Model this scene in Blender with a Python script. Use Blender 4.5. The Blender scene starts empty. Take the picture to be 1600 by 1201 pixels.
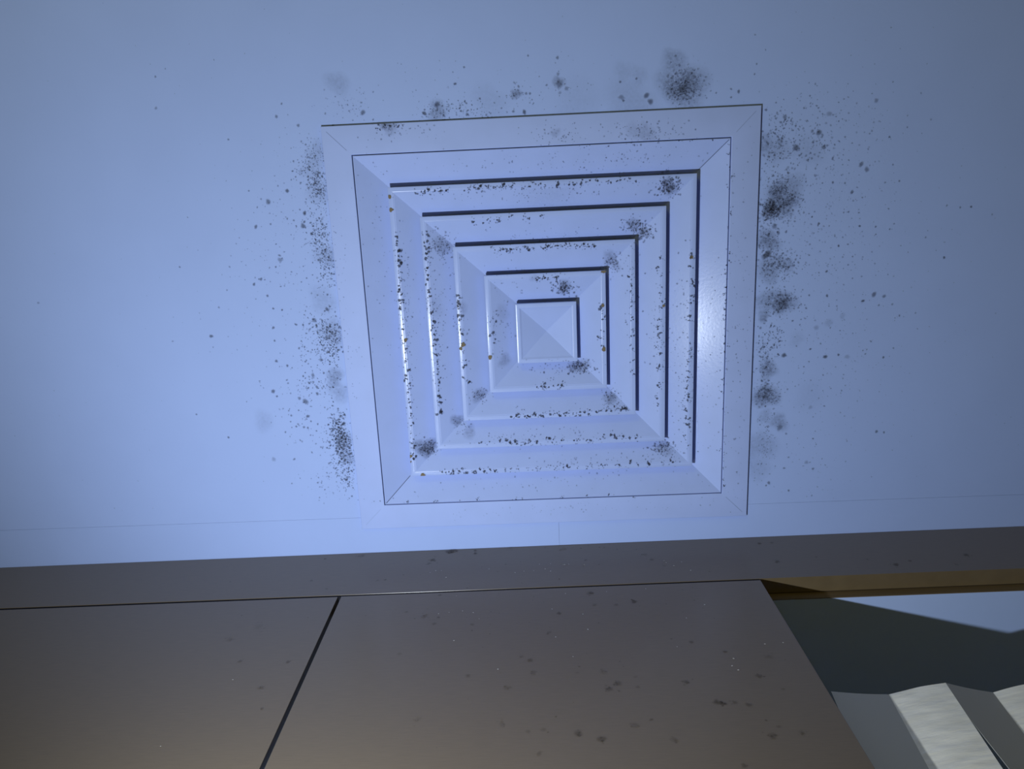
import bpy, bmesh, math, random
from mathutils import Matrix, Vector

C = bpy.context.scene.collection
H = 2.4                                     # ceiling height

# ------------------------------------------------------------------ camera
cam_data = bpy.data.cameras.new('camera')
cam = bpy.data.objects.new('camera', cam_data)
C.objects.link(cam)
cam_data.sensor_fit = 'HORIZONTAL'
cam_data.sensor_width = 36.0
cam_data.lens = 36.0 * 1169.34 / 1600.0
cam_data.clip_start = 0.02
r_ = Vector((0.99890, 0.04452, 0.01445)).normalized()
f_ = Vector((-0.02516, 0.25037, 0.96782)).normalized()
d_ = f_.cross(r_).normalized()
r_ = d_.cross(f_).normalized()
m_ = Matrix((r_, -d_, -f_)).transposed().to_4x4()
m_.translation = Vector((-0.02165, -0.16948, H - 0.90112))
cam.matrix_world = m_
bpy.context.scene.camera = cam

# ------------------------------------------------------------------ world, lights, exposure
sc = bpy.context.scene
sc.view_settings.view_transform = 'Standard'
sc.view_settings.look = 'None'
sc.view_settings.gamma = 1.0
sc.view_settings.exposure = 0.0
sc.view_settings.use_curve_mapping = False
sc.cycles.transparent_max_bounces = 32
w = bpy.data.worlds.new('world')
sc.world = w
w.use_nodes = True
w.node_tree.nodes['Background'].inputs[0].default_value = (0.5, 0.45, 0.38, 1)
w.node_tree.nodes['Background'].inputs[1].default_value = 0.05

def lamp(name, kind, loc, power, colour, radius):
    l = bpy.data.lights.new(name, kind)
    l.energy = power
    l.color = colour
    l.shadow_soft_size = radius
    o = bpy.data.objects.new(name, l)
    C.objects.link(o)
    o.location = loc
    return o
# cool white torch held low in front of the wardrobe, pointing up
torch = lamp('torch_light', 'SPOT', (-0.267, 0.1545, H - 0.738), 20.0, (0.78, 0.87, 1.0), 0.005)
torch.data.spot_size = math.radians(179)
torch.data.spot_blend = 0.75
aim = Vector((0.14, -0.17, H)) - torch.location
torch.rotation_euler = aim.to_track_quat('-Z', 'Y').to_euler()
# unseen warm fill added further back in the room to lift the shade
lamp('warm_fill_light', 'POINT', (-0.7, -1.5, H - 1.2), 11.0, (1.0, 0.95, 0.26), 0.12)

# ------------------------------------------------------------------ materials
def new_mat(name):
    m = bpy.data.materials.new(name)
    m.use_nodes = True
    nt = m.node_tree
    return m, nt, nt.nodes['Principled BSDF']

def bump(nt, b, scale, strength, dist=0.001, stretch=None, detail=3.0):
    tc = nt.nodes.new('ShaderNodeTexCoord')
    n = nt.nodes.new('ShaderNodeTexNoise')
    n.inputs['Scale'].default_value = scale
    n.inputs['Detail'].default_value = detail
    src = tc.outputs['Object']
    if stretch:
        mp = nt.nodes.new('ShaderNodeMapping')
        mp.inputs['Scale'].default_value = stretch
        nt.links.new(src, mp.inputs['Vector'])
        src = mp.outputs['Vector']
    nt.links.new(src, n.inputs['Vector'])
    bp = nt.nodes.new('ShaderNodeBump')
    bp.inputs['Strength'].default_value = strength
    bp.inputs['Distance'].default_value = dist
    nt.links.new(n.outputs['Fac'], bp.inputs['Height'])
    nt.links.new(bp.outputs['Normal'], b.inputs['Normal'])
    return n

def tint(nt, b, c0, c1, scale, stretch=None, detail=4.0, lo=0.3, hi=0.7):
    tc = nt.nodes.new('ShaderNodeTexCoord')
    mp = nt.nodes.new('ShaderNodeMapping')
    mp.inputs['Scale'].default_value = stretch or (1, 1, 1)
    n = nt.nodes.new('ShaderNodeTexNoise')
    n.inputs['Scale'].default_value = scale
    n.inputs['Detail'].default_value = detail
    rp = nt.nodes.new('ShaderNodeValToRGB')
    rp.color_ramp.elements[0].position = lo
    rp.color_ramp.elements[0].color = (*c0, 1)
    rp.color_ramp.elements[1].position = hi
    rp.color_ramp.elements[1].color = (*c1, 1)
    nt.links.new(tc.outputs['Object'], mp.inputs['Vector'])
    nt.links.new(mp.outputs['Vector'], n.inputs['Vector'])
    nt.links.new(n.outputs['Fac'], rp.inputs['Fac'])
    nt.links.new(rp.outputs['Color'], b.inputs['Base Color'])

def plain(name, col, rough, spec=0.5, metal=0.0):
    m, nt, b = new_mat(name)
    b.inputs['Base Color'].default_value = (*col, 1)
    b.inputs['Roughness'].default_value = rough
    b.inputs['Specular IOR Level'].default_value = spec
    b.inputs['Metallic'].default_value = metal
    return m, nt, b

M = {}
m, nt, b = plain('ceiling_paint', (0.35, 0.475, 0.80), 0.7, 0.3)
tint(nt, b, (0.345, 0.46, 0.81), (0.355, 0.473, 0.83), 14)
bump(nt, b, 260, 0.12, 0.0006)
M['ceiling'] = m
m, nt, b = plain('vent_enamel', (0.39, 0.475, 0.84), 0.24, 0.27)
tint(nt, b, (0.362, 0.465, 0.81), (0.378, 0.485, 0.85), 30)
bump(nt, b, 300, 0.05, 0.0009, detail=1.0)
M['vent'] = m
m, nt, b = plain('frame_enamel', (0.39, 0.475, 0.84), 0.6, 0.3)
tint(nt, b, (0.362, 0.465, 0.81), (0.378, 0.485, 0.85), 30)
M['frame'] = m
M['gap_shade'] = plain('gap_shade_black', (0.012, 0.012, 0.016), 0.8, 0.1)[0]  # near-black colour standing in for shade in the gap above the doors
M['duct'] = plain('duct_metal', (0.12, 0.11, 0.11), 0.6)[0]
m, nt, b = plain('taupe_laminate', (0.125, 0.098, 0.06), 0.30, 0.85)
tint(nt, b, (0.128, 0.093, 0.048), (0.148, 0.108, 0.057), 60, (1, 1, 14), 6.0)
bump(nt, b, 500, 0.05, 0.0004, (1, 1, 0.2))
M['laminate'] = m
m, nt, b = plain('brown_board', (0.13, 0.095, 0.055), 0.5)
tint(nt, b, (0.12, 0.087, 0.05), (0.145, 0.105, 0.06), 30, (0.4, 6, 6))
M['board'] = m
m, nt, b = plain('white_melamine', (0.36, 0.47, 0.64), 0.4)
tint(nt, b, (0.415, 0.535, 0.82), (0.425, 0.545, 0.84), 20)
M['melamine'] = m
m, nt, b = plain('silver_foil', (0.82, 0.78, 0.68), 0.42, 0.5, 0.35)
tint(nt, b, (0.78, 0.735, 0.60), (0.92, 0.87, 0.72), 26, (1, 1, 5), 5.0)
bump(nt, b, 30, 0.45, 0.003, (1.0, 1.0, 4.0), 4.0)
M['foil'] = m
m, nt, b = plain('shaded_foil', (0.50, 0.485, 0.43), 0.45, 0.5, 0.35)  # same foil, darkened in colour for the shaded pleats facing away from the torch
M['shaded_foil'] = m
m, nt, b = plain('wall_paint', (0.42, 0.36, 0.28), 0.8, 0.3)
bump(nt, b, 200, 0.1, 0.0006)
M['wall'] = m
m, nt, b = plain('floor_boards', (0.22, 0.14, 0.08), 0.5)
tint(nt, b, (0.17, 0.105, 0.06), (0.27, 0.175, 0.10), 6, (1, 12, 1), 6.0)
M['floor'] = m
M['chip'] = plain('tan_rust', (0.18, 0.145, 0.095), 0.8, 0.2)[0]
M['fleck'] = plain('pale_dust', (0.62, 0.60, 0.56), 0.8, 0.2)[0]

def film_material(name, col):
    """a stain film: its strength comes from the mesh attribute, its grain from noise"""
    m, nt, b = new_mat(name)
    b.inputs['Base Color'].default_value = (*col, 1)
    b.inputs['Roughness'].default_value = 0.85
    b.inputs['Specular IOR Level'].default_value = 0.15
    at = nt.nodes.new('ShaderNodeAttribute'); at.attribute_name = 'strength'
    gr = nt.nodes.new('ShaderNodeAttribute'); gr.attribute_name = 'grain'
    tc = nt.nodes.new('ShaderNodeTexCoord')
    n = nt.nodes.new('ShaderNodeTexNoise')
    n.inputs['Scale'].default_value = 300
    n.inputs['Detail'].default_value = 7
    n.inputs['Roughness'].default_value = 0.7
    nt.links.new(tc.outputs['Object'], n.inputs['Vector'])
    mr = nt.nodes.new('ShaderNodeMapRange')
    mr.inputs['From Min'].default_value = 0.36
    mr.inputs['From Max'].default_value = 0.66
    mr.inputs['To Min'].default_value = 0.4
    mr.inputs['To Max'].default_value = 1.6
    nt.links.new(n.outputs['Fac'], mr.inputs['Value'])
    mx = nt.nodes.new('ShaderNodeMix')
    nt.links.new(gr.outputs['Fac'], mx.inputs['Factor'])
    mx.inputs['A'].default_value = 1.0
    nt.links.new(mr.outputs['Result'], mx.inputs['B'])
    mu = nt.nodes.new('ShaderNodeMath'); mu.operation = 'MULTIPLY'; mu.use_clamp = True
    nt.links.new(at.outputs['Fac'], mu.inputs[0])
    nt.links.new(mx.outputs['Result'], mu.inputs[1])
    tr = nt.nodes.new('ShaderNodeBsdfTransparent')
    ms = nt.nodes.new('ShaderNodeMixShader')
    nt.links.new(mu.outputs[0], ms.inputs['Fac'])
    nt.links.new(tr.outputs[0], ms.inputs[1])
    nt.links.new(b.outputs[0], ms.inputs[2])
    nt.links.new(ms.outputs[0], nt.nodes['Material Output'].inputs['Surface'])
    return m
M['mould'] = film_material('black_mould', (0.035, 0.038, 0.06))
M['brown_mould'] = film_material('brown_mould', (0.028, 0.022, 0.018))

# ------------------------------------------------------------------ stain positions, in metres
CEILING_SMUDGES = [(0.2813, -0.1538, 0.0219, 0.3), (0.2724, -0.1556, 0.01095, 0.38), (0.2791, -0.138, 0.01606, 0.3), (0.2652, -0.1342, 0.01168, 0.48), (0.2921, -0.1447, 0.00949, 0.2), (0.2644, -0.0989, 0.0146, 0.4), (0.268, -0.0658, 0.01752, 0.3), (0.2867, -0.0702, 0.01022, 0.25), (0.2827, -0.0253, 0.01825, 0.34), (0.2836, -0.023, 0.01022, 0.4), (0.2612, -0.0278, 0.01314, 0.22), (0.2627, -0.009, 0.00803, 0.38), (0.2707, 0.0541, 0.01241, 0.34), (0.2687, 0.0638, 0.01022, 0.2), (0.2698, 0.0917, 0.01679, 0.46), (0.2664, 0.0858, 0.01022, 0.25), (0.2871, 0.1257, 0.01241, 0.3), (0.2652, 0.1554, 0.0219, 0.18), (0.2623, 0.1854, 0.01898, 0.12), (0.2693, 0.1175, 0.01022, 0.16), (0.2674, -0.2027, 0.01898, 0.16), (0.2549, -0.2082, 0.01022, 0.2), (0.3054, -0.1989, 0.01898, 0.1), (0.163, -0.2748, 0.02774, 0.34), (0.1559, -0.2698, 0.0146, 0.24), (0.1687, -0.2786, 0.01314, 0.22), (0.1513, -0.3028, 0.01387, 0.24), (0.1143, -0.2878, 0.01022, 0.1), (0.0964, -0.294, 0.01168, 0.08), (-0.1159, -0.2605, 0.01241, 0.3), (0.0231, -0.2854, 0.0073, 0.4), (-0.0256, -0.2748, 0.00657, 0.42), (-0.2267, -0.2956, 0.0146, 0.14), (-0.2652, 0.0444, 0.01241, 0.3), (-0.2616, 0.0643, 0.0146, 0.18), (-0.2694, -0.0503, 0.01898, 0.12), (-0.2618, -0.0106, 0.01898, 0.2), (-0.2582, -0.1037, 0.01606, 0.16), (-0.257, -0.1778, 0.01752, 0.12), (-0.2635, 0.1302, 0.0146, 0.28), (-0.2599, 0.1519, 0.01022, 0.26), (-0.3615, 0.0989, 0.0146, 0.1), (0.3041, 0.0211, 0.01022, 0.08), (0.3236, 0.0947, 0.0219, 0.05), (-0.2568, -0.2208, 0.01606, 0.12), (-0.2662, -0.2034, 0.01314, 0.1), (-0.0557, -0.2673, 0.0219, 0.08), (0.1034, -0.26, 0.0292, 0.1), (0.042, -0.2628, 0.0292, 0.06)]
CEILING_SPOTS = [(0.2636, -0.0825, 0.00584, 0.85), (0.2896, 0.0404, 0.00328, 0.75), (0.2825, 0.0393, 0.00146, 0.6), (0.3395, 0.0441, 0.00292, 0.8), (0.3557, 0.0423, 0.00182, 0.7), (0.3211, 0.0337, 0.00161, 0.7), (0.3659, 0.0452, 0.00365, 0.2), (0.4103, 0.0478, 0.00182, 0.7), (0.2914, -0.2023, 0.00438, 0.65), (0.3167, -0.2179, 0.00401, 0.65), (0.3234, -0.2016, 0.00292, 0.55), (0.3093, -0.2196, 0.00219, 0.4), (0.2775, -0.2362, 0.00292, 0.5), (0.2734, -0.2309, 0.00182, 0.5), (0.3277, -0.2373, 0.00365, 0.3), (0.3669, -0.1806, 0.00328, 0.55), (0.3739, -0.1747, 0.00328, 0.5), (0.3588, -0.1503, 0.00255, 0.6), (0.336, -0.1621, 0.00182, 0.6), (0.35, -0.1608, 0.00146, 0.5), (0.3965, -0.2094, 0.00146, 0.6), (0.3791, -0.2493, 0.00292, 0.4), (0.3703, -0.1113, 0.00182, 0.7), (0.389, -0.1097, 0.00146, 0.6), (0.3897, -0.1009, 0.0011, 0.6), (0.3472, -0.0894, 0.00146, 0.8), (0.3348, -0.0599, 0.00182, 0.7), (0.3225, -0.1163, 0.00161, 0.7), (0.3219, -0.1142, 0.00146, 0.6), (0.2712, -0.1157, 0.00365, 0.5), (0.276, -0.1073, 0.00255, 0.55), (0.2849, -0.1084, 0.00182, 0.55), (0.3373, -0.0307, 0.00182, 0.7), (0.3928, -0.0299, 0.00365, 0.6), (0.3804, -0.0227, 0.00219, 0.75), (0.4052, -0.0271, 0.00255, 0.5), (0.4158, -0.0173, 0.00182, 0.4), (0.4254, -0.003, 0.00146, 0.6), (0.3159, -0.0324, 0.00146, 0.6), (0.2976, -0.0021, 0.00161, 0.6), (0.3266, 0.0078, 0.00365, 0.22), (0.3416, 0.0021, 0.00584, 0.13), (0.3572, -0.0051, 0.00438, 0.12), (0.2642, 0.0289, 0.00219, 0.6), (0.2594, 0.005, 0.00182, 0.5), (0.4091, 0.1432, 0.00219, 0.6), (0.4187, 0.1445, 0.00182, 0.55), (0.3243, 0.1809, 0.00328, 0.28), (0.3328, 0.1899, 0.00204, 0.5), (0.2963, 0.1876, 0.00182, 0.5), (0.3013, 0.1731, 0.00146, 0.5), (0.2777, 0.207, 0.00255, 0.55), (0.2746, 0.2104, 0.00146, 0.6), (0.3035, 0.2185, 0.00182, 0.6), (0.3333, 0.2267, 0.00146, 0.4), (0.3306, 0.1494, 0.00146, 0.6), (0.2883, 0.1334, 0.00438, 0.4), (0.2738, 0.1311, 0.00219, 0.4), (0.2966, 0.1413, 0.00182, 0.4), (0.3251, 0.108, 0.00292, 0.2), (0.472, -0.0705, 0.00182, 0.7), (0.4972, -0.1276, 0.00161, 0.7), (0.4848, -0.1274, 0.00146, 0.5), (0.4691, -0.1303, 0.00131, 0.5), (0.5225, -0.1178, 0.00146, 0.4), (0.1214, -0.2666, 0.00328, 0.65), (0.1258, -0.2596, 0.00365, 0.62), (0.092, -0.2822, 0.00182, 0.6), (0.11, -0.2847, 0.00161, 0.55), (0.0933, -0.2659, 0.00365, 0.4), (0.0955, -0.2624, 0.00182, 0.6), (0.2247, -0.2659, 0.00219, 0.6), (0.2161, -0.269, 0.00146, 0.5), (0.2163, -0.2602, 0.00146, 0.5), (0.2437, -0.2938, 0.00131, 0.5), (-0.017, -0.2552, 0.00292, 0.75), (-0.0293, -0.2565, 0.00182, 0.5), (-0.0141, -0.2749, 0.00182, 0.5), (-0.0097, -0.2747, 0.00182, 0.5), (0.0316, -0.2782, 0.00292, 0.4), (0.0242, -0.2738, 0.00219, 0.3), (0.0226, -0.2935, 0.00219, 0.4), (-0.0224, -0.2828, 0.00182, 0.5), (0.0224, -0.3108, 0.00219, 0.5), (-0.0103, -0.3143, 0.00146, 0.5), (-0.1155, -0.2673, 0.00401, 0.6), (-0.1307, -0.2591, 0.00292, 0.75), (-0.1089, -0.256, 0.00161, 0.7), (-0.0937, -0.2888, 0.00204, 0.7), (-0.0819, -0.2555, 0.00219, 0.6), (-0.0825, -0.3057, 0.00146, 0.5), (-0.2007, -0.263, 0.00365, 0.6), (-0.2366, -0.2501, 0.00219, 0.5), (-0.1897, -0.2549, 0.00146, 0.5), (0.0093, -0.2826, 0.00146, 0.5), (0.0237, -0.2826, 0.00511, 0.45), (-0.3216, -0.1697, 0.00365, 0.55), (-0.2975, -0.181, 0.00255, 0.7), (-0.2801, -0.1547, 0.00292, 0.75), (-0.2833, -0.14, 0.00365, 0.65), (-0.2744, -0.1307, 0.00219, 0.7), (-0.3397, -0.1417, 0.00263, 0.6), (-0.3156, -0.1016, 0.00365, 0.4), (-0.3157, -0.1069, 0.00182, 0.5), (-0.3416, -0.0798, 0.00234, 0.6), (-0.3509, -0.074, 0.00234, 0.65), (-0.3218, -0.1439, 0.00146, 0.5), (-0.3013, -0.149, 0.00146, 0.5), (-0.2939, -0.1471, 0.00146, 0.5), (-0.322, -0.0935, 0.00146, 0.6), (-0.3295, -0.173, 0.00146, 0.4), (-0.3426, -0.183, 0.00146, 0.5), (-0.3001, -0.2634, 0.00219, 0.5), (-0.2762, -0.2526, 0.00219, 0.5), (-0.2925, -0.2768, 0.00146, 0.5), (-0.3313, -0.0436, 0.00161, 0.6), (-0.3206, -0.0415, 0.00146, 0.6), (-0.3364, -0.0594, 0.00182, 0.6), (-0.3343, -0.02, 0.00204, 0.6), (-0.3055, -0.0227, 0.00175, 0.55), (-0.3347, -0.004, 0.00161, 0.6), (-0.3356, 0.0218, 0.00234, 0.6), (-0.3227, 0.0281, 0.0019, 0.65), (-0.3444, 0.0601, 0.00292, 0.65), (-0.3404, 0.067, 0.00175, 0.6), (-0.3057, 0.075, 0.00438, 0.6), (-0.3124, 0.0706, 0.00255, 0.5), (-0.3046, 0.0944, 0.00255, 0.65), (-0.3013, 0.1013, 0.00146, 0.6), (-0.3256, 0.0927, 0.00161, 0.55), (-0.3208, 0.1073, 0.00175, 0.6), (-0.3111, 0.1086, 0.0019, 0.5), (-0.3063, 0.1096, 0.00175, 0.6), (-0.2658, -0.04, 0.00292, 0.65), (-0.2829, -0.0273, 0.00365, 0.5), (-0.2797, 0.0225, 0.00292, 0.5), (-0.2922, 0.0416, 0.00292, 0.5), (-0.3548, 0.1499, 0.00365, 0.25), (-0.3284, 0.151, 0.0019, 0.5), (-0.4123, -0.0128, 0.00255, 0.65), (-0.4379, -0.0985, 0.00146, 0.5), (-0.3776, -0.0959, 0.00146, 0.4), (-0.4457, 0.0862, 0.00146, 0.5), (-0.4093, 0.1184, 0.00182, 0.6), (-0.4609, -0.0085, 0.00146, 0.35), (-0.6184, -0.0628, 0.00182, 0.3), (-0.4321, -0.3119, 0.00146, 0.5), (-0.4369, -0.2787, 0.00182, 0.35), (-0.3587, -0.241, 0.00161, 0.5), (-0.3977, -0.0479, 0.00146, 0.4), (-0.2892, 0.0657, 0.00219, 0.6), (-0.289, 0.0566, 0.00219, 0.55)]
CEILING_CLUSTERS = [(-0.2587, -0.2237, 0.00949, 0.00803, 60, 0.00058, 0.00139, 0.45), (-0.2699, -0.2043, 0.00876, 0.00949, 70, 0.00058, 0.00139, 0.5), (-0.2613, -0.1874, 0.00657, 0.01095, 120, 0.00058, 0.00161, 0.55), (-0.2677, -0.1563, 0.00949, 0.01606, 60, 0.00058, 0.00131, 0.5), (-0.2645, -0.1302, 0.00803, 0.01314, 110, 0.00058, 0.00161, 0.55), (-0.2598, -0.0961, 0.00657, 0.01606, 130, 0.00058, 0.00168, 0.55), (-0.2904, -0.1051, 0.0219, 0.0438, 50, 0.00058, 0.00131, 0.5), (-0.2729, -0.0174, 0.01168, 0.01095, 90, 0.00066, 0.00175, 0.55), (-0.2662, 0.0013, 0.00876, 0.01314, 150, 0.00066, 0.00175, 0.6), (-0.2899, 0.0286, 0.0146, 0.0219, 70, 0.00066, 0.00175, 0.55), (-0.2806, 0.0536, 0.0146, 0.01022, 30, 0.00066, 0.00161, 0.5), (-0.3126, 0.0857, 0.01825, 0.0219, 40, 0.00066, 0.00161, 0.5), (-0.2682, 0.1043, 0.00584, 0.01168, 90, 0.00066, 0.0019, 0.6), (-0.2639, 0.1344, 0.00657, 0.0146, 190, 0.00066, 0.00197, 0.65), (-0.2625, 0.1781, 0.00511, 0.0146, 80, 0.00066, 0.00175, 0.55), (-0.2734, 0.1384, 0.01168, 0.02044, 90, 0.00066, 0.00175, 0.5), (-0.2913, 0.1903, 0.0146, 0.01825, 30, 0.00058, 0.00146, 0.45), (-0.3288, -0.045, 0.03285, 0.0876, 70, 0.00051, 0.00131, 0.5), (-0.3442, -0.1074, 0.0511, 0.0803, 50, 0.00051, 0.00117, 0.45), (-0.2931, -0.1794, 0.02555, 0.0438, 35, 0.00051, 0.00117, 0.45), (-0.2197, -0.2714, 0.0146, 0.00876, 40, 0.00058, 0.00131, 0.4), (-0.1071, -0.2614, 0.0146, 0.00584, 60, 0.00058, 0.00146, 0.5), (-0.078, -0.2601, 0.01752, 0.00657, 45, 0.00058, 0.00146, 0.5), (-0.0192, -0.2724, 0.01314, 0.00876, 25, 0.00058, 0.00146, 0.5), (-0.1088, -0.2901, 0.0438, 0.01825, 25, 0.00051, 0.0011, 0.4), (0.0351, -0.2767, 0.0292, 0.01606, 25, 0.00051, 0.0011, 0.4), (0.1644, -0.2775, 0.01241, 0.01095, 150, 0.00058, 0.00175, 0.4), (0.163, -0.2708, 0.00876, 0.00657, 90, 0.00058, 0.00175, 0.45), (0.2709, -0.2074, 0.01022, 0.0219, 110, 0.00066, 0.0019, 0.5), (0.2999, -0.2061, 0.02044, 0.0146, 90, 0.00066, 0.0019, 0.45), (0.2787, -0.1467, 0.01168, 0.0146, 240, 0.00066, 0.00175, 0.42), (0.2659, -0.1342, 0.00657, 0.00511, 120, 0.00073, 0.0019, 0.55), (0.2671, -0.0884, 0.0073, 0.02555, 130, 0.00066, 0.00168, 0.45), (0.2823, -0.0689, 0.01095, 0.00876, 90, 0.00066, 0.00175, 0.5), (0.2827, -0.0253, 0.00949, 0.00876, 140, 0.00066, 0.00175, 0.42), (0.273, 0.0158, 0.01022, 0.01606, 70, 0.00066, 0.00161, 0.55), (0.2663, 0.0435, 0.00584, 0.02044, 70, 0.00066, 0.00168, 0.5), (0.2698, 0.0901, 0.00949, 0.00949, 110, 0.00073, 0.00175, 0.35), (0.2703, 0.1428, 0.0073, 0.0292, 60, 0.00066, 0.00146, 0.4), (0.3064, -0.1527, 0.0438, 0.0657, 150, 0.00058, 0.00146, 0.45), (0.3483, -0.1864, 0.0438, 0.0511, 90, 0.00058, 0.00146, 0.4), (0.32, -0.0407, 0.0438, 0.0876, 150, 0.00058, 0.00146, 0.45), (0.3749, -0.0152, 0.0438, 0.0803, 90, 0.00051, 0.00131, 0.45), (0.3433, 0.0955, 0.0511, 0.0584, 50, 0.00051, 0.00131, 0.4), (0.3166, 0.1875, 0.0438, 0.0292, 35, 0.00051, 0.00131, 0.4), (0.4306, -0.0738, 0.0657, 0.1095, 50, 0.00051, 0.00117, 0.4), (0.3239, -0.2293, 0.0365, 0.0219, 40, 0.00058, 0.00146, 0.4)]
VENT_SMUDGES = [(-0.1561, 0.1459, 0.01241, 0.6), (-0.1664, 0.1412, 0.01022, 0.4), (-0.1164, 0.1109, 0.00949, 0.4), (-0.1019, 0.125, 0.00876, 0.25), (-0.0871, 0.0769, 0.00949, 0.35), (-0.0531, 0.0334, 0.00876, 0.25), (0.0362, 0.0452, 0.01022, 0.36), (0.0465, 0.0423, 0.0073, 0.25), (0.0231, -0.0539, 0.00949, 0.42), (0.0793, -0.0856, 0.01022, 0.3), (0.0853, -0.0763, 0.00657, 0.25), (0.1074, -0.1238, 0.00876, 0.34), (0.1194, -0.1144, 0.0073, 0.4), (0.1466, -0.1691, 0.00876, 0.36), (0.1503, -0.1625, 0.00803, 0.42), (-0.1207, -0.1093, 0.01168, 0.26), (-0.1025, -0.036, 0.00876, 0.18), (-0.0124, -0.0669, 0.00584, 0.15), (0.0773, 0.0877, 0.00876, 0.36), (0.1452, 0.1578, 0.01022, 0.24), (0.0094, -0.1515, 0.0511, 0.06), (-0.1698, -0.2474, 0.01022, 0.25), (-0.1772, -0.247, 0.00584, 0.35), (0.1208, -0.2258, 0.01168, 0.18), (0.1063, -0.2286, 0.01022, 0.12), (0.0177, -0.2312, 0.00584, 0.2), (-0.1373, -0.0375, 0.0146, 0.1), (-0.0526, -0.0261, 0.01022, 0.12)]
VENT_CLUSTERS = [(-0.156, 0.1442, 0.0073, 0.00657, 60, 0.00066, 0.00175, 0.6), (-0.1119, 0.1161, 0.0073, 0.00584, 30, 0.00058, 0.00131, 0.5), (-0.0855, 0.077, 0.00657, 0.00584, 45, 0.00058, 0.00131, 0.5), (0.0386, 0.0453, 0.01022, 0.00438, 80, 0.00066, 0.00161, 0.55), (0.0231, -0.0539, 0.0073, 0.00438, 80, 0.00066, 0.00175, 0.6), (0.0815, -0.0802, 0.00657, 0.0073, 60, 0.00058, 0.00146, 0.5), (0.1074, -0.1238, 0.00876, 0.00438, 70, 0.00058, 0.00146, 0.5), (0.1194, -0.1144, 0.00511, 0.00584, 70, 0.00066, 0.00161, 0.6), (0.1466, -0.167, 0.0073, 0.00657, 110, 0.00066, 0.00168, 0.6), (-0.1207, -0.1093, 0.00803, 0.01168, 80, 0.00066, 0.00146, 0.5), (0.0774, 0.0853, 0.00584, 0.00657, 50, 0.00058, 0.00131, 0.5), (0.1451, 0.1561, 0.00876, 0.00511, 70, 0.00066, 0.00161, 0.6), (0.0643, 0.1675, 0.0438, 0.00584, 40, 0.00058, 0.00131, 0.45), (-0.0393, -0.0642, 0.0146, 0.01022, 20, 0.00058, 0.00117, 0.4), (0.0109, 0.0482, 0.0219, 0.0073, 40, 0.00058, 0.00131, 0.5), (-0.1039, -0.0126, 0.00438, 0.0219, 30, 0.00058, 0.00131, 0.5), (-0.0577, -0.0028, 0.0073, 0.0219, 40, 0.00058, 0.00146, 0.45), (-0.1675, -0.0388, 0.00657, 0.0438, 60, 0.00058, 0.00131, 0.45), (-0.1345, -0.0218, 0.0073, 0.0438, 70, 0.00058, 0.00131, 0.45), (0.1056, -0.0503, 0.00584, 0.0365, 50, 0.00058, 0.00131, 0.5), (0.1364, 0.0054, 0.0073, 0.0438, 60, 0.00058, 0.00131, 0.45), (0.1677, 0.0385, 0.0073, 0.0584, 80, 0.00058, 0.00131, 0.45), (0.0007, -0.1152, 0.0438, 0.00438, 30, 0.00058, 0.00117, 0.4), (0.0024, -0.1662, 0.0803, 0.00584, 70, 0.00058, 0.00131, 0.45), (-0.0079, 0.1389, 0.0657, 0.00584, 40, 0.00058, 0.00131, 0.45), (0.1208, -0.2265, 0.0219, 0.00657, 70, 0.00058, 0.00146, 0.45), (0.0264, -0.2288, 0.0292, 0.00584, 40, 0.00058, 0.00131, 0.45), (-0.1484, -0.2402, 0.0292, 0.00438, 30, 0.00058, 0.00131, 0.4), (0.1135, -0.2004, 0.0511, 0.0073, 50, 0.00058, 0.00146, 0.45), (-0.0186, -0.1993, 0.0876, 0.0073, 45, 0.00058, 0.00131, 0.4), (-0.1976, -0.1014, 0.01022, 0.0657, 45, 0.00058, 0.00117, 0.4), (0.235, -0.0448, 0.0073, 0.0876, 60, 0.00058, 0.00131, 0.45), (0.1996, 0.0722, 0.01022, 0.073, 50, 0.00058, 0.00131, 0.4), (-0.2435, -0.0263, 0.0073, 0.0876, 60, 0.00058, 0.0011, 0.4), (-0.2172, 0.2092, 0.0438, 0.00584, 20, 0.00058, 0.00131, 0.4), (0.0138, 0.2314, 0.1022, 0.00438, 45, 0.00058, 0.00131, 0.35), (0.0148, 0.196, 0.0949, 0.00584, 35, 0.00058, 0.00131, 0.4), (0.2336, 0.157, 0.0073, 0.0365, 20, 0.00058, 0.00146, 0.4), (-0.1102, -0.0364, 0.00438, 0.01752, 14, 0.00066, 0.00146, 0.5), (0.0085, 0.1311, 0.0438, 0.00438, 24, 0.00058, 0.00131, 0.4)]
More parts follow.
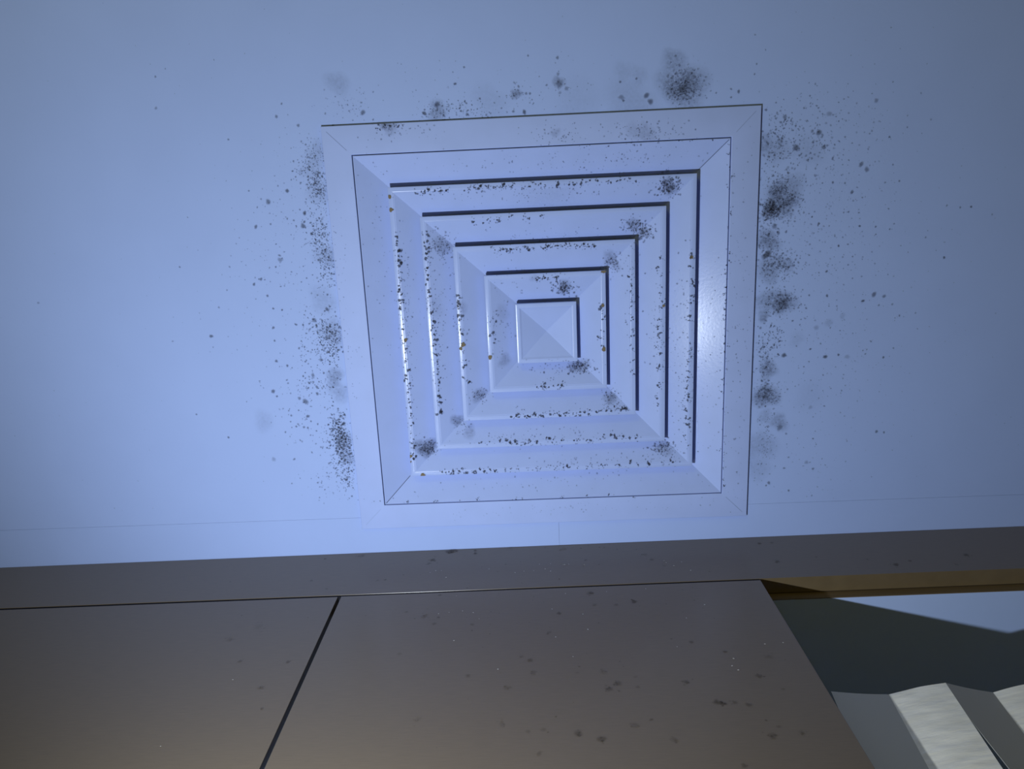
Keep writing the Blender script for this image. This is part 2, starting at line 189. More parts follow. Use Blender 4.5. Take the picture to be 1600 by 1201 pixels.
VENT_DROPS = [(-0.1726, -0.1264, -0.1751, -0.0313, 16, 0.00131, 0.00263), (-0.1751, -0.0313, -0.1737, 0.1625, 30, 0.0011, 0.00234), (-0.1406, -0.1287, -0.1396, -0.0376, 12, 0.00131, 0.00277), (-0.1396, -0.0376, -0.1347, 0.0958, 20, 0.00161, 0.00336), (-0.1051, -0.0555, -0.102, 0.0599, 13, 0.00146, 0.00336), (-0.0649, -0.0282, -0.0665, 0.0168, 5, 0.00161, 0.00292), (-0.1463, -0.1729, -0.1089, -0.1733, 10, 0.0011, 0.00248), (-0.0902, -0.174, -0.0344, -0.1743, 14, 0.00117, 0.00248), (-0.0344, -0.1743, 0.1135, -0.1749, 20, 0.00102, 0.00248), (-0.0842, -0.1366, -0.027, -0.1392, 7, 0.00131, 0.00292), (-0.027, -0.1392, 0.0015, -0.1394, 3, 0.0011, 0.00182), (-0.0642, -0.1023, -0.0111, -0.103, 12, 0.0011, 0.00234), (-0.0035, -0.1034, 0.0644, -0.1027, 18, 0.00102, 0.00219), (-0.0147, -0.0662, 0.0189, -0.067, 8, 0.00117, 0.00234), (0.0679, -0.0304, 0.0692, -0.0132, 4, 0.00182, 0.00292), (0.0652, -0.0016, 0.0679, 0.0224, 3, 0.00146, 0.00219), (0.1019, -0.0658, 0.1052, 0.0602, 14, 0.00102, 0.00234), (0.1382, -0.0928, 0.1353, 0.1025, 18, 0.00102, 0.00234), (0.1751, -0.089, 0.1749, -0.0048, 10, 0.00117, 0.00263), (0.1752, 0.0149, 0.1709, 0.1545, 20, 0.00102, 0.00248), (-0.1402, 0.176, -0.0664, 0.1754, 16, 0.00102, 0.00234), (-0.0664, 0.1754, 0.1614, 0.173, 24, 0.00095, 0.00219), (-0.0889, 0.1383, 0.0002, 0.1392, 9, 0.00175, 0.00321), (0.0002, 0.1392, 0.1129, 0.1386, 14, 0.00131, 0.00307), (-0.0508, 0.1042, 0.0173, 0.1036, 12, 0.00131, 0.00248), (0.0173, 0.1036, 0.1011, 0.0995, 18, 0.0011, 0.00248), (-0.015, 0.0675, 0.0223, 0.0658, 8, 0.0011, 0.00219), (0.2158, -0.0834, 0.2165, 0.0893, 26, 0.00073, 0.00161), (0.2165, 0.0893, 0.2174, 0.217, 14, 0.00073, 0.00146), (0.2143, -0.2167, 0.2165, -0.0834, 10, 0.00073, 0.00146), (-0.201, 0.2134, 0.1128, 0.2174, 10, 0.00073, 0.00146), (-0.1845, -0.2474, -0.1552, -0.2467, 8, 0.00088, 0.0019), (0.0443, -0.214, 0.2078, -0.2156, 8, 0.00073, 0.00146)]
VENT_CHIPS = [(-0.178, -0.1692, 0.00292), (-0.1778, -0.1539, 0.00307), (-0.0701, 0.0271, 0.00307), (0.0687, 0.0232, 0.00277), (0.07, -0.0717, 0.00292), (0.0687, -0.0311, 0.00219), (-0.1643, 0.1786, 0.00292), (-0.1795, 0.1527, 0.00292), (-0.1792, 0.1597, 0.00182), (-0.1022, 0.0105, 0.00292), (-0.1056, 0.0151, 0.00219), (-0.1731, 0.002, 0.00234), (0.1797, 0.0527, 0.00146), (0.1744, -0.0837, 0.00219), (0.1416, -0.0272, 0.00182)]
DOOR_SPOTS = [(-0.0006, -0.1643, 0.00328, 0.6), (0.0384, -0.1245, 0.00438, 0.6), (0.0846, -0.146, 0.00401, 0.55), (0.1313, -0.2271, 0.00292, 0.6), (-0.0332, -0.2473, 0.00328, 0.5), (-0.0422, -0.2412, 0.00255, 0.4), (0.0403, -0.2959, 0.00401, 0.5), (0.0483, -0.2882, 0.00401, 0.45), (0.113, -0.2897, 0.00365, 0.5), (0.1342, -0.3198, 0.00438, 0.6), (0.1393, -0.3216, 0.00365, 0.6), (0.1495, -0.3206, 0.00292, 0.4), (0.1611, -0.3246, 0.00328, 0.5), (0.1821, -0.2853, 0.00365, 0.5), (0.0075, -0.3537, 0.00401, 0.55), (0.0266, -0.3614, 0.00401, 0.55), (0.1694, -0.3642, 0.00438, 0.45), (0.0721, -0.3394, 0.00182, 0.6), (-0.1341, -0.1635, 0.00219, 0.6), (-0.138, -0.1754, 0.00292, 0.4), (-0.0956, -0.1799, 0.00292, 0.4), (-0.0132, -0.2002, 0.00292, 0.4), (-0.0304, -0.2676, 0.00365, 0.3), (-0.056, -0.2898, 0.00438, 0.25), (-0.0939, -0.2687, 0.00292, 0.35), (0.0378, -0.2698, 0.00438, 0.2), (0.0668, -0.2945, 0.00219, 0.4), (0.0669, -0.2796, 0.00219, 0.3), (0.0566, -0.3457, 0.00365, 0.3), (0.0868, -0.3643, 0.00365, 0.3), (-0.0592, -0.3383, 0.00365, 0.25), (-0.0224, -0.3471, 0.00292, 0.25), (-0.0358, -0.3492, 0.00219, 0.3), (-0.0267, -0.3753, 0.00292, 0.3), (0.1606, -0.2451, 0.00255, 0.5), (0.2006, -0.2559, 0.00438, 0.2), (0.1947, -0.3617, 0.00365, 0.3), (0.1781, -0.3535, 0.00219, 0.4), (0.1369, -0.3965, 0.00292, 0.5), (0.1979, -0.3046, 0.00219, 0.3), (0.0399, -0.1499, 0.00292, 0.35), (0.0642, -0.1516, 0.00292, 0.4), (-0.1502, -0.1595, 0.00438, 0.3), (0.0121, -0.27, 0.00219, 0.3), (-0.1348, -0.3291, 0.00365, 0.2), (-0.1673, -0.2288, 0.00292, 0.3), (-0.1377, -0.1157, 0.00219, 0.6), (-0.1722, -0.1494, 0.00219, 0.4), (-0.3319, -0.2313, 0.00292, 0.5), (-0.2808, -0.2354, 0.00292, 0.5), (-0.3573, -0.1911, 0.00438, 0.25), (-0.2836, -0.3065, 0.00219, 0.5), (-0.2949, -0.2753, 0.00365, 0.3), (-0.3342, -0.1669, 0.00584, 0.15)]
FASCIA_SPOTS = [(-0.1562, -0.0285, 0.00438, 0.6), (-0.1605, -0.0371, 0.00365, 0.3), (-0.1365, -0.0071, 0.00657, 0.7), (-0.1314, -0.0028, 0.00584, 0.5), (-0.1029, -0.0147, 0.00292, 0.7), (-0.1034, -0.0068, 0.00292, 0.5), (-0.0893, 0.0063, 0.00438, 0.4), (-0.2095, -0.0743, 0.00219, 0.6), (-0.062, -0.0474, 0.00182, 0.5), (0.0384, -0.0448, 0.00219, 0.5), (0.1199, -0.0501, 0.00292, 0.4), (0.2629, -0.0185, 0.00292, 0.6), (0.279, -0.0184, 0.00292, 0.4), (0.2701, -0.0677, 0.00365, 0.5), (0.1325, -0.067, 0.00219, 0.3), (0.1134, -0.0362, 0.00365, 0.3), (-0.0409, 0.0045, 0.00438, 0.3), (-0.0575, -0.0021, 0.00438, 0.2), (0.0119, -0.0121, 0.00584, 0.2), (0.4039, -0.0865, 0.00365, 0.6), (0.4243, -0.0787, 0.00292, 0.5), (0.4957, -0.0701, 0.00365, 0.55), (0.3766, -0.0715, 0.00219, 0.4), (0.4721, -0.0921, 0.00292, 0.3), (0.3195, -0.0601, 0.00219, 0.4), (-0.3, -0.0129, 0.00219, 0.6), (-0.3022, -0.0692, 0.00219, 0.5), (-0.4059, -0.0643, 0.00146, 0.4), (-0.2782, -0.091, 0.00182, 0.5), (-0.2529, -0.0081, 0.00438, 0.3), (-0.2189, -0.0757, 0.00292, 0.3)]
DOOR_FLECKS = [(0.0088, -0.1235), (-0.008, -0.1552), (0.0284, -0.1977), (-0.0062, -0.2094), (0.0097, -0.2443), (0.1653, -0.275), (0.1657, -0.2569), (0.1613, -0.2682), (0.1019, -0.1199), (0.0563, -0.1227), (0.0254, -0.1678), (0.1154, -0.2343), (-0.1183, -0.119), (-0.1085, -0.1521), (-0.0962, -0.1565), (-0.1235, -0.154), (-0.0886, -0.1694), (0.1606, -0.1585), (0.1354, -0.1831), (-0.065, -0.2603), (-0.1129, -0.2091), (0.2215, -0.2338), (0.2029, -0.235), (-0.1349, -0.156), (-0.3277, -0.2617), (-0.3574, -0.3519)]
FASCIA_FLECKS = [(-0.1346, -0.0747), (-0.1423, -0.0574), (-0.1558, -0.0612), (0.1555, -0.0596), (0.1365, -0.0602), (0.1348, -0.0543), (-0.0058, -0.0506), (-0.0198, -0.0509), (-0.0271, -0.0667), (-0.0132, -0.0636), (-0.0065, -0.0697), (0.0097, -0.0548), (0.0167, -0.0539), (-0.0391, -0.0671), (0.0357, -0.0569), (0.1443, -0.068), (0.1619, -0.0812), (-0.1493, -0.0568), (-0.0827, -0.0579), (0.0115, -0.0549), (-0.0502, -0.0697)]

# ------------------------------------------------------------------ mesh helpers
def box(bm, x0, x1, y0, y1, z0, z1, mat=0):
    v = [bm.verts.new((x, y, z)) for z in (z0, z1) for y in (y0, y1) for x in (x0, x1)]
    for q in ((0, 2, 3, 1), (4, 5, 7, 6), (0, 1, 5, 4), (2, 6, 7, 3), (0, 4, 6, 2), (1, 3, 7, 5)):
        f = bm.faces.new([v[i] for i in q]); f.material_index = mat
    return v

def bevel_all(bm, w, seg=2):
    bmesh.ops.bevel(bm, geom=list(bm.edges), offset=w, segments=seg, profile=0.5, affect='EDGES')

def build(name, bm, mats, parent=None, loc=None, recalc=True, sharp=None):
    if recalc:
        bmesh.ops.recalc_face_normals(bm, faces=bm.faces)
    me = bpy.data.meshes.new(name)
    bm.to_mesh(me); bm.free()
    for k in mats:
        me.materials.append(M[k])
    if sharp is not None:
        me.polygons.foreach_set('use_smooth', [True] * len(me.polygons))
        me.set_sharp_from_angle(angle=math.radians(sharp))
    o = bpy.data.objects.new(name, me)
    C.objects.link(o)
    if loc: o.location = loc
    if parent: o.parent = parent
    return o

def tag(o, label=None, cat=None, group=None, kind=None):
    if label: o['label'] = label
    if cat: o['category'] = cat
    if group: o['group'] = group
    if kind: o['kind'] = kind
    return o

def thing(name, label, cat, loc, rotz=0.0):
    o = bpy.data.objects.new(name, None)
    o.empty_display_size = 0.1
    C.objects.link(o)
    o.location = loc; o.rotation_euler = (0, 0, rotz)
    return tag(o, label, cat)

def layers(bm):
    a = bm.verts.layers.float.get('strength') or bm.verts.layers.float.new('strength')
    g = bm.verts.layers.float.get('grain') or bm.verts.layers.float.new('grain')
    return a, g

def spot(bm, place, u, v, r, a, mat, rng, rough=0.3, n=None, soft=0.45):
    """one irregular mould spot, strong in the middle and thinning to its rim"""
    la, lg = layers(bm)
    a *= 0.72
    n = n or (6 if r < 0.0012 else 9)
    c = bm.verts.new(place(u, v)); c[la] = a; c[lg] = 0.0
    inner, outer = [], []
    t0 = rng.random() * 6.28
    e = 1 + 0.35 * (rng.random() - 0.5); ce, se = math.cos(t0), math.sin(t0)
    for i in range(n):
        t = t0 + 6.2832 * i / n
        k = 1 + rough * (rng.random() * 2 - 1)
        for ring, q, s in ((inner, soft, a * 0.9), (outer, 1.0, 0.0)):
            x, y = r * k * q * math.cos(t) * e, r * k * q * math.sin(t) / e
            w_ = bm.verts.new(place(u + x * ce - y * se, v + x * se + y * ce))
            w_[la] = s; w_[lg] = 0.0
            ring.append(w_)
    for i in range(n):
        j = (i + 1) % n
        for f in ((c, inner[i], inner[j]), (inner[i], outer[i], outer[j], inner[j])):
            bm.faces.new(f).material_index = mat

def smudge(bm, place, u, v, r, a, mat, rng, n=20):
    """a wide soft grainy patch"""
    la, lg = layers(bm)
    a *= 0.7
    r *= 1.12
    prof = ((0.25, 0.95), (0.5, 0.75), (0.72, 0.42), (0.88, 0.16), (1.0, 0.0))
    c = bm.verts.new(place(u, v)); c[la] = a; c[lg] = 1.0
    ph = [rng.random() * 6.28 for _ in range(3)]
    prev = None
    for q, s in prof:
        ring = []
        for i in range(n):
            t = 6.2832 * i / n
            k = 1 + 0.14 * math.sin(2 * t + ph[0]) + 0.10 * math.sin(3 * t + ph[1]) + 0.06 * math.sin(5 * t + ph[2])
            w_ = bm.verts.new(place(u + r * k * q * math.cos(t), v + r * k * q * math.sin(t)))
            w_[la] = a * s; w_[lg] = 1.0
            ring.append(w_)
        for i in range(n):
            j = (i + 1) % n
            f = bm.faces.new((c, ring[i], ring[j]) if prev is None else (prev[i], ring[i], ring[j], prev[j]))
            f.material_index = mat
        prev = ring

def chip(bm, place, u, v, r, mat, rng, rough=0.35, n=9):
    vs = []
    for i in range(n):
        t = 6.2832 * i / n
        k = r * (1 + rough * (rng.random() * 2 - 1))
        vs.append(bm.verts.new(place(u + k * math.cos(t), v + k * math.sin(t))))
    bm.faces.new(vs).material_index = mat

def face_down(bm, first):
    """film faces made since index `first` look down / out of their surface"""
    bm.faces.ensure_lookup_table()

# ------------------------------------------------------------------ the room shell
def shell(name, x0, x1, y0, y1, z0, z1, mat):
    bm = bmesh.new(); box(bm, x0, x1, y0, y1, z0, z1)
    return tag(build(name, bm, [mat]), kind='structure')

XL, XR, YF, YB = -1.6, 1.3, -2.3, 0.92
shell('floor', XL, XR, YF, YB, -0.1, 0.0, 'floor')
shell('wall_left', XL - 0.1, XL, YF - 0.1, YB + 0.1, -0.1, H + 0.1, 'wall')
shell('wall_right', XR, XR + 0.1, YF - 0.1, YB + 0.1, -0.1, H + 0.1, 'wall')
shell('wall_front', XL, XR, YF - 0.1, YF, -0.1, H + 0.1, 'wall')
shell('wall_back', XL, XR, YB, YB + 0.1, -0.1, H + 0.1, 'wall')

# ceiling with the square opening for the diffuser, its mould in the same mesh
JOINT = 0.2354
def make_ceiling():
    rng = random.Random(11)
    bm = bmesh.new()
    layers(bm)
    o = 0.225
    xs, ys = (XL, -o, o, XR), (YF, -o, o, JOINT)
    for z in (H, H + 0.012):
        g = [[bm.verts.new((x, y, z)) for y in ys] for x in xs]
        for i in range(3):
            for j in range(3):
                if (i, j) != (1, 1):
                    q = [g[i][j], g[i][j + 1], g[i + 1][j + 1], g[i + 1][j]]
                    bm.faces.new(q if z == H else q[::-1])
        if z == H: low = g
        else: top = g
    loop = [(1, 1), (1, 2), (2, 2), (2, 1)]
    for k in range(4):
        (a, b), (c, d) = loop[k], loop[(k + 1) % 4]
        bm.faces.new((low[a][b], low[c][d], top[c][d], top[a][b]))
    for i in range(3):                                   # edge along the board joint
        bm.faces.new((low[i][3], top[i][3], top[i + 1][3], low[i + 1][3]))
    lay = [0]
    def place(u, v):
        return (u, v, H - 0.0003 - lay[0] * 0.00004)
    def clear(x, y, r):                                   # keep the stains off the flange
        return max(abs(x), abs(y)) > 0.2512 + r or y > JOINT
    for (x, y, r, a) in CEILING_SMUDGES:
        lay[0] = (lay[0] + 1) % 6
        m_ = max(abs(x), abs(y))
        smudge(bm, place, x, y, r, a, 1, rng)
    for (x, y, r, a) in CEILING_SPOTS:
        lay[0] = (lay[0] + 1) % 6
        spot(bm, place, x, y, r * 1.05, a, 1, rng, 0.22, 11)
    for (x, y, sx, sy, n, r0, r1, a) in CEILING_CLUSTERS:
        for _ in range(int(n * 1.6)):
            px, py = rng.gauss(x, sx), rng.gauss(y, sy)
            r = r0 + (r1 - r0) * rng.random() ** 2.2
            if clear(px, py, -0.001) and py < JOINT - 0.003:
                lay[0] = (lay[0] + 1) % 6
                spot(bm, place, px, py, r * 1.06, a * (0.5 + 0.75 * rng.random()), 1, rng)
    for _ in range(420):                                  # thinly scattered over the whole ceiling
        px, py = rng.uniform(-0.7, 0.65), rng.uniform(-0.65, 0.22)
        if clear(px, py, 0) and rng.random() < 0.75:
            spot(bm, place, px, py, 0.0005 + 0.0006 * rng.random() ** 3, 0.25 + 0.2 * rng.random(), 1, rng)
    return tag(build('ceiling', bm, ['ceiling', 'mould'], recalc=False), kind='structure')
make_ceiling()
# two boards between the joint and the wardrobe
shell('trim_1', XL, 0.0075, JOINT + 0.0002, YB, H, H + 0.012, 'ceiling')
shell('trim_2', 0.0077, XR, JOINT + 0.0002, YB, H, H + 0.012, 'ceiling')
shell('trim_3', XL, XR, YF, YB, H + 0.2, H + 0.25, 'wall')     # slab above the false ceiling

# ------------------------------------------------------------------ ceiling diffuser
A = (0.2165, 0.1795, 0.1445, 0.108, 0.0727, 0.037)        # half widths of the nested squares
LIP = 0.0062
TANS = [math.tan(math.radians(t)) for t in (22.8, 25.8, 25.8, 25.8, 25.8, 25.8)]   # slopes of the nested sides
PYR = math.tan(math.radians(20))
ZF = -0.004                                                # face of the flange and outer slope
ZL = -0.0022                                               # face of the inner lips
diffuser = thing('ceiling_diffuser', 'square white ceiling air vent of nested frames, spotted with black mould', 'air vent', (0, 0, H))

def square_sweep(bm, prof):
    """sweep a (half width, z) profile round the square"""
    rings = [[bm.verts.new((sx * h, sy * h, z)) for sx, sy in ((-1, -1), (1, -1), (1, 1), (-1, 1))] for h, z in prof]
    for a, b in zip(rings, rings[1:]):
        for k in range(4):
            j = (k + 1) % 4
            bm.faces.new((a[k], a[j], b[j], b[k]))
    return rings

def arc(h, z, r, out, n=4):
    """rounded corner from the upright outer side to the flat face"""
    pts = []
    for i in range(n + 1):
        t = math.pi / 2 * i / n
        pts.append((h - r + r * math.cos(t), z + r - r * math.sin(t)) if out else
                   (h + r - r * math.cos(math.pi / 2 - t), z + r - r * math.sin(math.pi / 2 - t)))
    return pts

def profile(i):
    if i < 0:      # flange
        return [(0.2495, -0.0004)] + [(h, z) for h, z in arc(0.25, ZF, 0.0008, True)] + \
               [(0.2182, ZF), (0.2176, ZF + 0.0003), (0.2174, ZF + 0.0009), (0.2174, 0.012)]
    a = A[i]
    if i == 0:
        zf = ZF
        p = [(a - 0.0006, 0.008)] + arc(a, ZF, 0.0009, True)
        s = a - 0.0012
    else:
        zf = ZL
        s = a - LIP
        p = [(a - 0.0006, 0.008), (a, zf + 0.0016)]
        for k in range(1, 9):                               # gently rounded lip
            q = k / 8
            p.append((a - (LIP - 0.0004) * (1 - math.cos(q * math.pi)) / 2, zf + 0.0011 * (1 - math.sin(math.pi * (0.18 + 0.64 * q))) / 0.46 * 0.55))
        zf = p[-1][1] - 0.0003
    e = A[i + 1] - 0.004 if i < 5 else None
    if i < 5:
        p += [(s - 0.0004, zf + 0.0004), (e, zf + 0.0003 + TANS[i] * (s - e)), (e, zf + TANS[i] * (s - e) + 0.02)]
    return p

def level(i, m):
    """height of louvre i's face at half width m"""
    if i < 0: return ZF
    s = A[i] - (0.0012 if i == 0 else LIP)
    zf = ZF if i == 0 else ZL
    if m >= s: return zf - 0.0001
    if i == 5: return zf + min(0.0008, (s - m)) + PYR * (s - m)
    return zf + 0.0001 + TANS[i] * (s - m)

def which(x, y):
    m_ = max(abs(x), abs(y))
    if m_ > 0.2169: return -1
    for i in range(5, -1, -1):
        if m_ <= A[i]: return i
    return 0

def placer(x, y, off):
    """film placement on the plane of the louvre side that carries (x, y)"""
    i = which(x, y)
    ax = 0 if abs(x) > abs(y) else 1
    sg = 1 if (x, y)[ax] > 0 else -1
    tilt = 0 if i < 0 or max(abs(x), abs(y)) >= A[i] - LIP else 1
    def place(u, v):
        m_ = (u, v)[ax] * sg
        o = A[i] if i >= 0 else 0.25
        lo = (A[i + 1] - 0.003) if 0 <= i < 5 else (0.2176 if i < 0 else 0.0)
        m2 = min(max(m_, lo), o - 0.0002)
        z = level(i, m2) - off
        p = [u, v]; p[ax] = m2 * sg
        return (p[0], p[1], z)
    return place

bms = {}
for i in range(-1, 6):
    bm = bmesh.new(); layers(bm)
    rings = square_sweep(bm, profile(i))
    if i == 5:
        s = A[5] - LIP
        last = rings[-1]
        inner = [bm.verts.new((sx * (s - 0.0010), sy * (s - 0.0010), ZL + 0.0014)) for sx, sy in ((-1, -1), (1, -1), (1, 1), (-1, 1))]
        apex = bm.verts.new((0, 0, ZL + 0.0014 + PYR * s))
        for k in range(4):
            j = (k + 1) % 4
            bm.faces.new((last[k], last[j], inner[j], inner[k]))
            bm.faces.new((inner[k], inner[j], apex))
    bmesh.ops.recalc_face_normals(bm, faces=bm.faces)
    bm.faces.ensure_lookup_table()
    # open sheets: make the visible side look down
    ref = max(bm.faces, key=lambda f: f.calc_area() if abs(f.normal.z) > 0.5 else 0)
    if ref.normal.z > 0:
        bmesh.ops.reverse_faces(bm, faces=list(bm.faces))
    bms[i] = bm

rng = random.Random(5)
lay = 0
def off():
    global lay
    lay = (lay + 1) % 6
    return 0.00025 + lay * 0.00003
for (x, y, r, a) in VENT_SMUDGES:
    smudge(bms[which(x, y)], placer(x, y, off()), x, y, r, a, 1, rng)
for (x, y, sx, sy, n, r0, r1, a) in VENT_CLUSTERS:
    for _ in range(int(n * 1.4)):
        px, py = rng.gauss(x, sx), rng.gauss(y, sy)
        if max(abs(px), abs(py)) < 0.248:
            r = r0 + (r1 - r0) * rng.random() ** 2
            spot(bms[which(px, py)], placer(px, py, off()), px, py, r * 1.1, a * (0.6 + 0.7 * rng.random()), 1, rng)
for (x0, y0, x1, y1, n, r0, r1) in VENT_DROPS:
    horiz = abs(x1 - x0) > abs(y1 - y0)
    for k in range(n):
        t = (k + 0.5 + rng.uniform(-0.45, 0.45)) / n
        px, py = x0 + (x1 - x0) * t, y0 + (y1 - y0) * t
        r = 1.25 * (r0 + (r1 - r0) * rng.random() ** 1.5)
        q = rng.gauss(0, 0.0012)
        if horiz: py += q
        else: px += q
        bm = bms[which(px, py)]
        for _ in range(rng.choice((1, 2, 2, 3, 4))):        # a drop: a few dark crumbs close together
            ux, uy = px + rng.gauss(0, r * 0.55), py + rng.gauss(0, r * 0.55)
            spot(bm, placer(px, py, off()), ux, uy, r * (0.35 + 0.4 * rng.random()), 0.75 + 0.25 * rng.random(), 1, rng, 0.5, 9, 0.7)
        for _ in range(rng.randint(1, 5)):
            ux, uy = px + rng.gauss(0, r * 1.6), py + rng.gauss(0, r * 1.6)
            spot(bm, placer(px, py, off()), ux, uy, 0.0006 + 0.0006 * rng.random(), 0.6, 1, rng)
for (x, y, r) in VENT_CHIPS:
    chip(bms[which(x, y)], placer(x, y, 0.0005), x, y, r * 0.95, 2, rng)

def mitre(bm, i, m0, m1, sx, sy, a, wd):
    la, lg = layers(bm)
    vs = []
    for m_, k in ((m0, -1), (m0, 1), (m1, 1), (m1, -1)):
        v = bm.verts.new((sx * m_ + k * wd * sy, sy * m_ - k * wd * sx, level(i, m_) - 0.0003))
        v[la] = a
        vs.append(v)
    bm.faces.new(vs).material_index = 1
for sx, sy, a in ((-1, -1, 0.28), (1, -1, 0.2), (1, 1, 0.25), (-1, 1, 0.12)):
    mitre(bms[-1], -1, 0.2225, 0.2440, sx, sy, a, 0.00022)
for sx, sy, a in ((1, -1, 0.5), (-1, 1, 0.65)):
    mitre(bms[0], 0, 0.183, 0.2148, sx, sy, a, 0.00028)
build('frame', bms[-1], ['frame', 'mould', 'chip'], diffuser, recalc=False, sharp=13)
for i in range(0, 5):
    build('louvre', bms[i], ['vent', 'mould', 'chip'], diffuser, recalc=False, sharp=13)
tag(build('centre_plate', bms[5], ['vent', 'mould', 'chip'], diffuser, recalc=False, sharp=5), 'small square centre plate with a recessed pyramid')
bm = bmesh.new()
for x0, x1, y0, y1 in ((-0.2205, -0.219, -0.2205, 0.2205), (0.219, 0.2205, -0.2205, 0.2205), (-0.219, 0.219, -0.2205, -0.219), (-0.219, 0.219, 0.219, 0.2205)):
    box(bm, x0, x1, y0, y1, 0.0125, 0.15)
box(bm, -0.2205, 0.2205, -0.2205, 0.2205, 0.15, 0.152)
build('duct', bm, ['duct'], diffuser)

# ------------------------------------------------------------------ built-in wardrobe
wardrobe = thing('wardrobe', 'built-in taupe wardrobe reaching the ceiling, its right bay open', 'wardrobe', (0, 0.284, 0), -0.00715)
def stains(bm, spots, flecks, rng, x0, x1, off0):
    la, lg = layers(bm)
    pl = lambda u, v: (u, -0.00025, v + H)
    for (x, z, r, a) in spots:
        if x0 < x < x1:
            spot(bm, pl, x, z, r * 1.1, a * 0.65, 1, rng, 0.3, 11)
            if r > 0.0035:
                for _ in range(4):
                    spot(bm, lambda u, v: (u, -0.0003, v + H), x + rng.gauss(0, r * 0.8), z + rng.gauss(0, r * 0.8), r * 0.35, a * 0.45, 1, rng)
    for (x, z) in flecks:
        if x0 < x < x1:
            chip(bm, lambda u, v: (u, -0.0004, v + H), x, z, 0.0004 + 0.0005 * rng.random(), 2, rng, 0.4, 7)

def front(name, x0, x1, z0, z1, th, spots, flecks, seed, parent=wardrobe):
    rng = random.Random(seed)
    bm = bmesh.new(); layers(bm)
    box(bm, x0, x1, 0.0, th, z0 + H, z1 + H)
    bevel_all(bm, 0.0003)
    bmesh.ops.recalc_face_normals(bm, faces=bm.faces)
    stains(bm, spots, flecks, rng, x0, x1, 0)
    for _ in range(70):
        x, z = rng.gauss(0.0, 0.12), z1 - abs(rng.gauss(0, 0.12)) - 0.004
        if x0 + 0.004 < x < x1 - 0.004 and z0 + 0.004 < z:
            spot(bm, lambda u, v: (u, -0.00025, v + H), x, z, 0.0006 + 0.0012 * rng.random() ** 2, 0.4, 1, rng)
    return build(name, bm, ['laminate', 'brown_mould', 'fleck'], parent, recalc=False)

X0, X1 = -1.25, 0.80                                        # ends of the wardrobe
EDGE, GAP = 0.2367, -0.2577                                 # right edge of the second door; middle of the gap
tag(front('fascia', X0, X1, -0.1065, -0.0006, 0.0195, FASCIA_SPOTS, FASCIA_FLECKS, 3), 'long taupe fascia strip under the ceiling')
front('door', -0.80, GAP - 0.0021, -2.33, -0.1103, 0.018, DOOR_SPOTS, [f for f in DOOR_FLECKS], 7)
front('door', GAP + 0.0021, EDGE, -2.33, -0.1097, 0.018, DOOR_SPOTS, [f for f in DOOR_FLECKS], 9)
front('door', X0, -0.8042, -2.33, -0.1103, 0.018, [], [], 10)

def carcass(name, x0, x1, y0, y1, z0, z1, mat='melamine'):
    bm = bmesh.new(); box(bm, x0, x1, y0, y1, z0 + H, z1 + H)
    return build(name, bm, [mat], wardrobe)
D = 0.60
bm = bmesh.new(); box(bm, X0, EDGE - 0.0006, 0.0004, 0.0178, -0.1097 + H, -0.1066 + H)
build('gap_shade_strip', bm, ['gap_shade'], wardrobe)  # dark strip added so the gap under the fascia reads as shade
bm = bmesh.new()
box(bm, EDGE - 0.01, X1, 0.0215, D, -0.119 + H, -0.1035 + H)
box(bm, X0, EDGE - 0.01, 0.08, D, -0.119 + H, -0.1035 + H)
box(bm, EDGE - 0.01, X1, 0.0205, 0.0215, -0.119 + H, -0.1035 + H, 1)   # brown edge band
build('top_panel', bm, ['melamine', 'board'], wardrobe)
carcass('side_panel', X0, X0 + 0.018, 0.0205, D, -2.4, -0.1192)
carcass('side_panel', X1 - 0.018, X1, 0.0205, D, -2.4, -0.1192)
carcass('partition', GAP - 0.009, GAP + 0.009, 0.0205, D - 0.008, -2.33, -0.1192)
carcass('partition', EDGE - 0.022, EDGE - 0.004, 0.045, D - 0.008, -2.33, -0.1192)
carcass('back_panel', X0 + 0.0185, X1 - 0.0185, D - 0.006, D, -2.33, -0.1192)
carcass('bottom_panel', X0 + 0.0185, X1 - 0.0185, 0.0205, D - 0.0085, -2.35, -2.332)
carcass('plinth', X0 + 0.0185, X1 - 0.0185, 0.06, 0.078, -2.4, -2.3505, 'laminate')
carcass('shelf', EDGE - 0.0035, X1 - 0.0185, 0.0005, D - 0.0085, -0.768, -0.75)

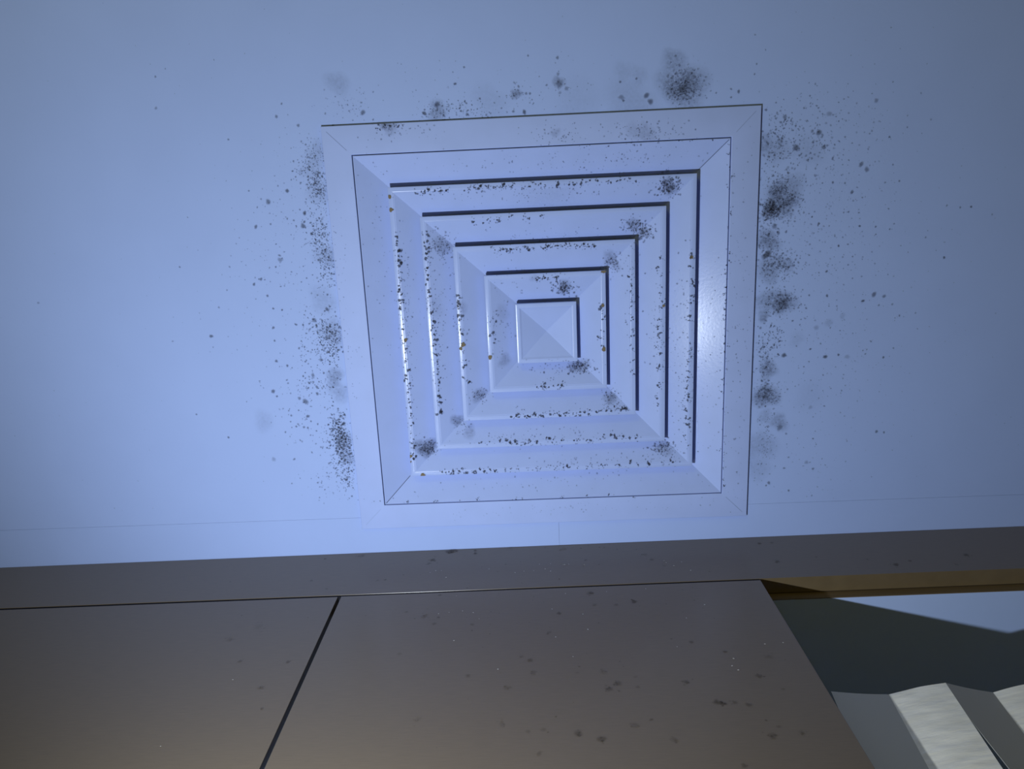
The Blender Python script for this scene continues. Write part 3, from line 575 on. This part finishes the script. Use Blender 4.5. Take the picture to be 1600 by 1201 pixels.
# ------------------------------------------------------------------ silver pleated screen in the open bay
ZB = -0.7498
LEAN = 0.118
screen = thing('folding_screen', 'silver pleated foil screen standing in the open bay beside the wardrobe door', 'screen', (0, 0.284, H + ZB), -0.00715)
folds = [(0.2515, 0.0215, -0.282), (0.2992, 0.0168, -0.2952), (0.3495, 0.0055, -0.2965), (0.3925, 0.0160, -0.2985), (0.444, 0.0065, -0.2965),
         (0.488, 0.016, -0.298), (0.540, 0.0065, -0.2965), (0.584, 0.016, -0.298), (0.635, 0.0065, -0.2965)]
def strip(k):
    (xa, ya, za), (xb, yb, zb) = folds[k], folds[k + 1]
    bm = bmesh.new()
    nx, nz = 14, 60
    rng = random.Random(40 + k)
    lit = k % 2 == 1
    grid = {}
    for side in (0, 1):
        for i in range(nx + 1):
            s = i / nx
            hgt = za + (zb - za) * s - ZB
            for j in range(nz + 1):
                t = j / nz                                  # 0 at the top edge
                # the strips draw apart a little towards the bottom
                x0 = xa + (0.0 if lit else 0.011) * max(0.0, min(1.0, (t - 0.10) / 0.3)) * (1 if k == 2 or k == 4 else 0.15)
                x = x0 + (xb - x0) * s - LEAN * t * hgt
                y = ya + (yb - ya) * s + side * 0.0006
                bow = math.sin(math.pi * s)
                y += (-0.0012 if lit else 0.0008) * bow
                if lit and 0 < i < nx:
                    y += 0.0005 * math.sin(t * 95 + 1.7 * math.sin(s * 5 + k)) * bow * (1 - s)
                grid[side, i, j] = bm.verts.new((x, y, hgt * (1 - t)))
    for i in range(nx):
        for j in range(nz):
            for side in (0, 1):
                q = [grid[side, i, j], grid[side, i, j + 1], grid[side, i + 1, j + 1], grid[side, i + 1, j]]
                bm.faces.new(q if side == 0 else q[::-1])
    rim = [(i, 0) for i in range(nx)] + [(nx, j) for j in range(nz)] + [(i, nz) for i in range(nx, 0, -1)] + [(0, j) for j in range(nz, 0, -1)]
    for a, b in zip(rim, rim[1:] + rim[:1]):
        bm.faces.new((grid[(0,) + a], grid[(0,) + b], grid[(1,) + b], grid[(1,) + a]))
    build('pleat', bm, ['foil' if lit else 'shaded_foil'], screen, sharp=40)
for k in range(len(folds) - 1):
    strip(k)
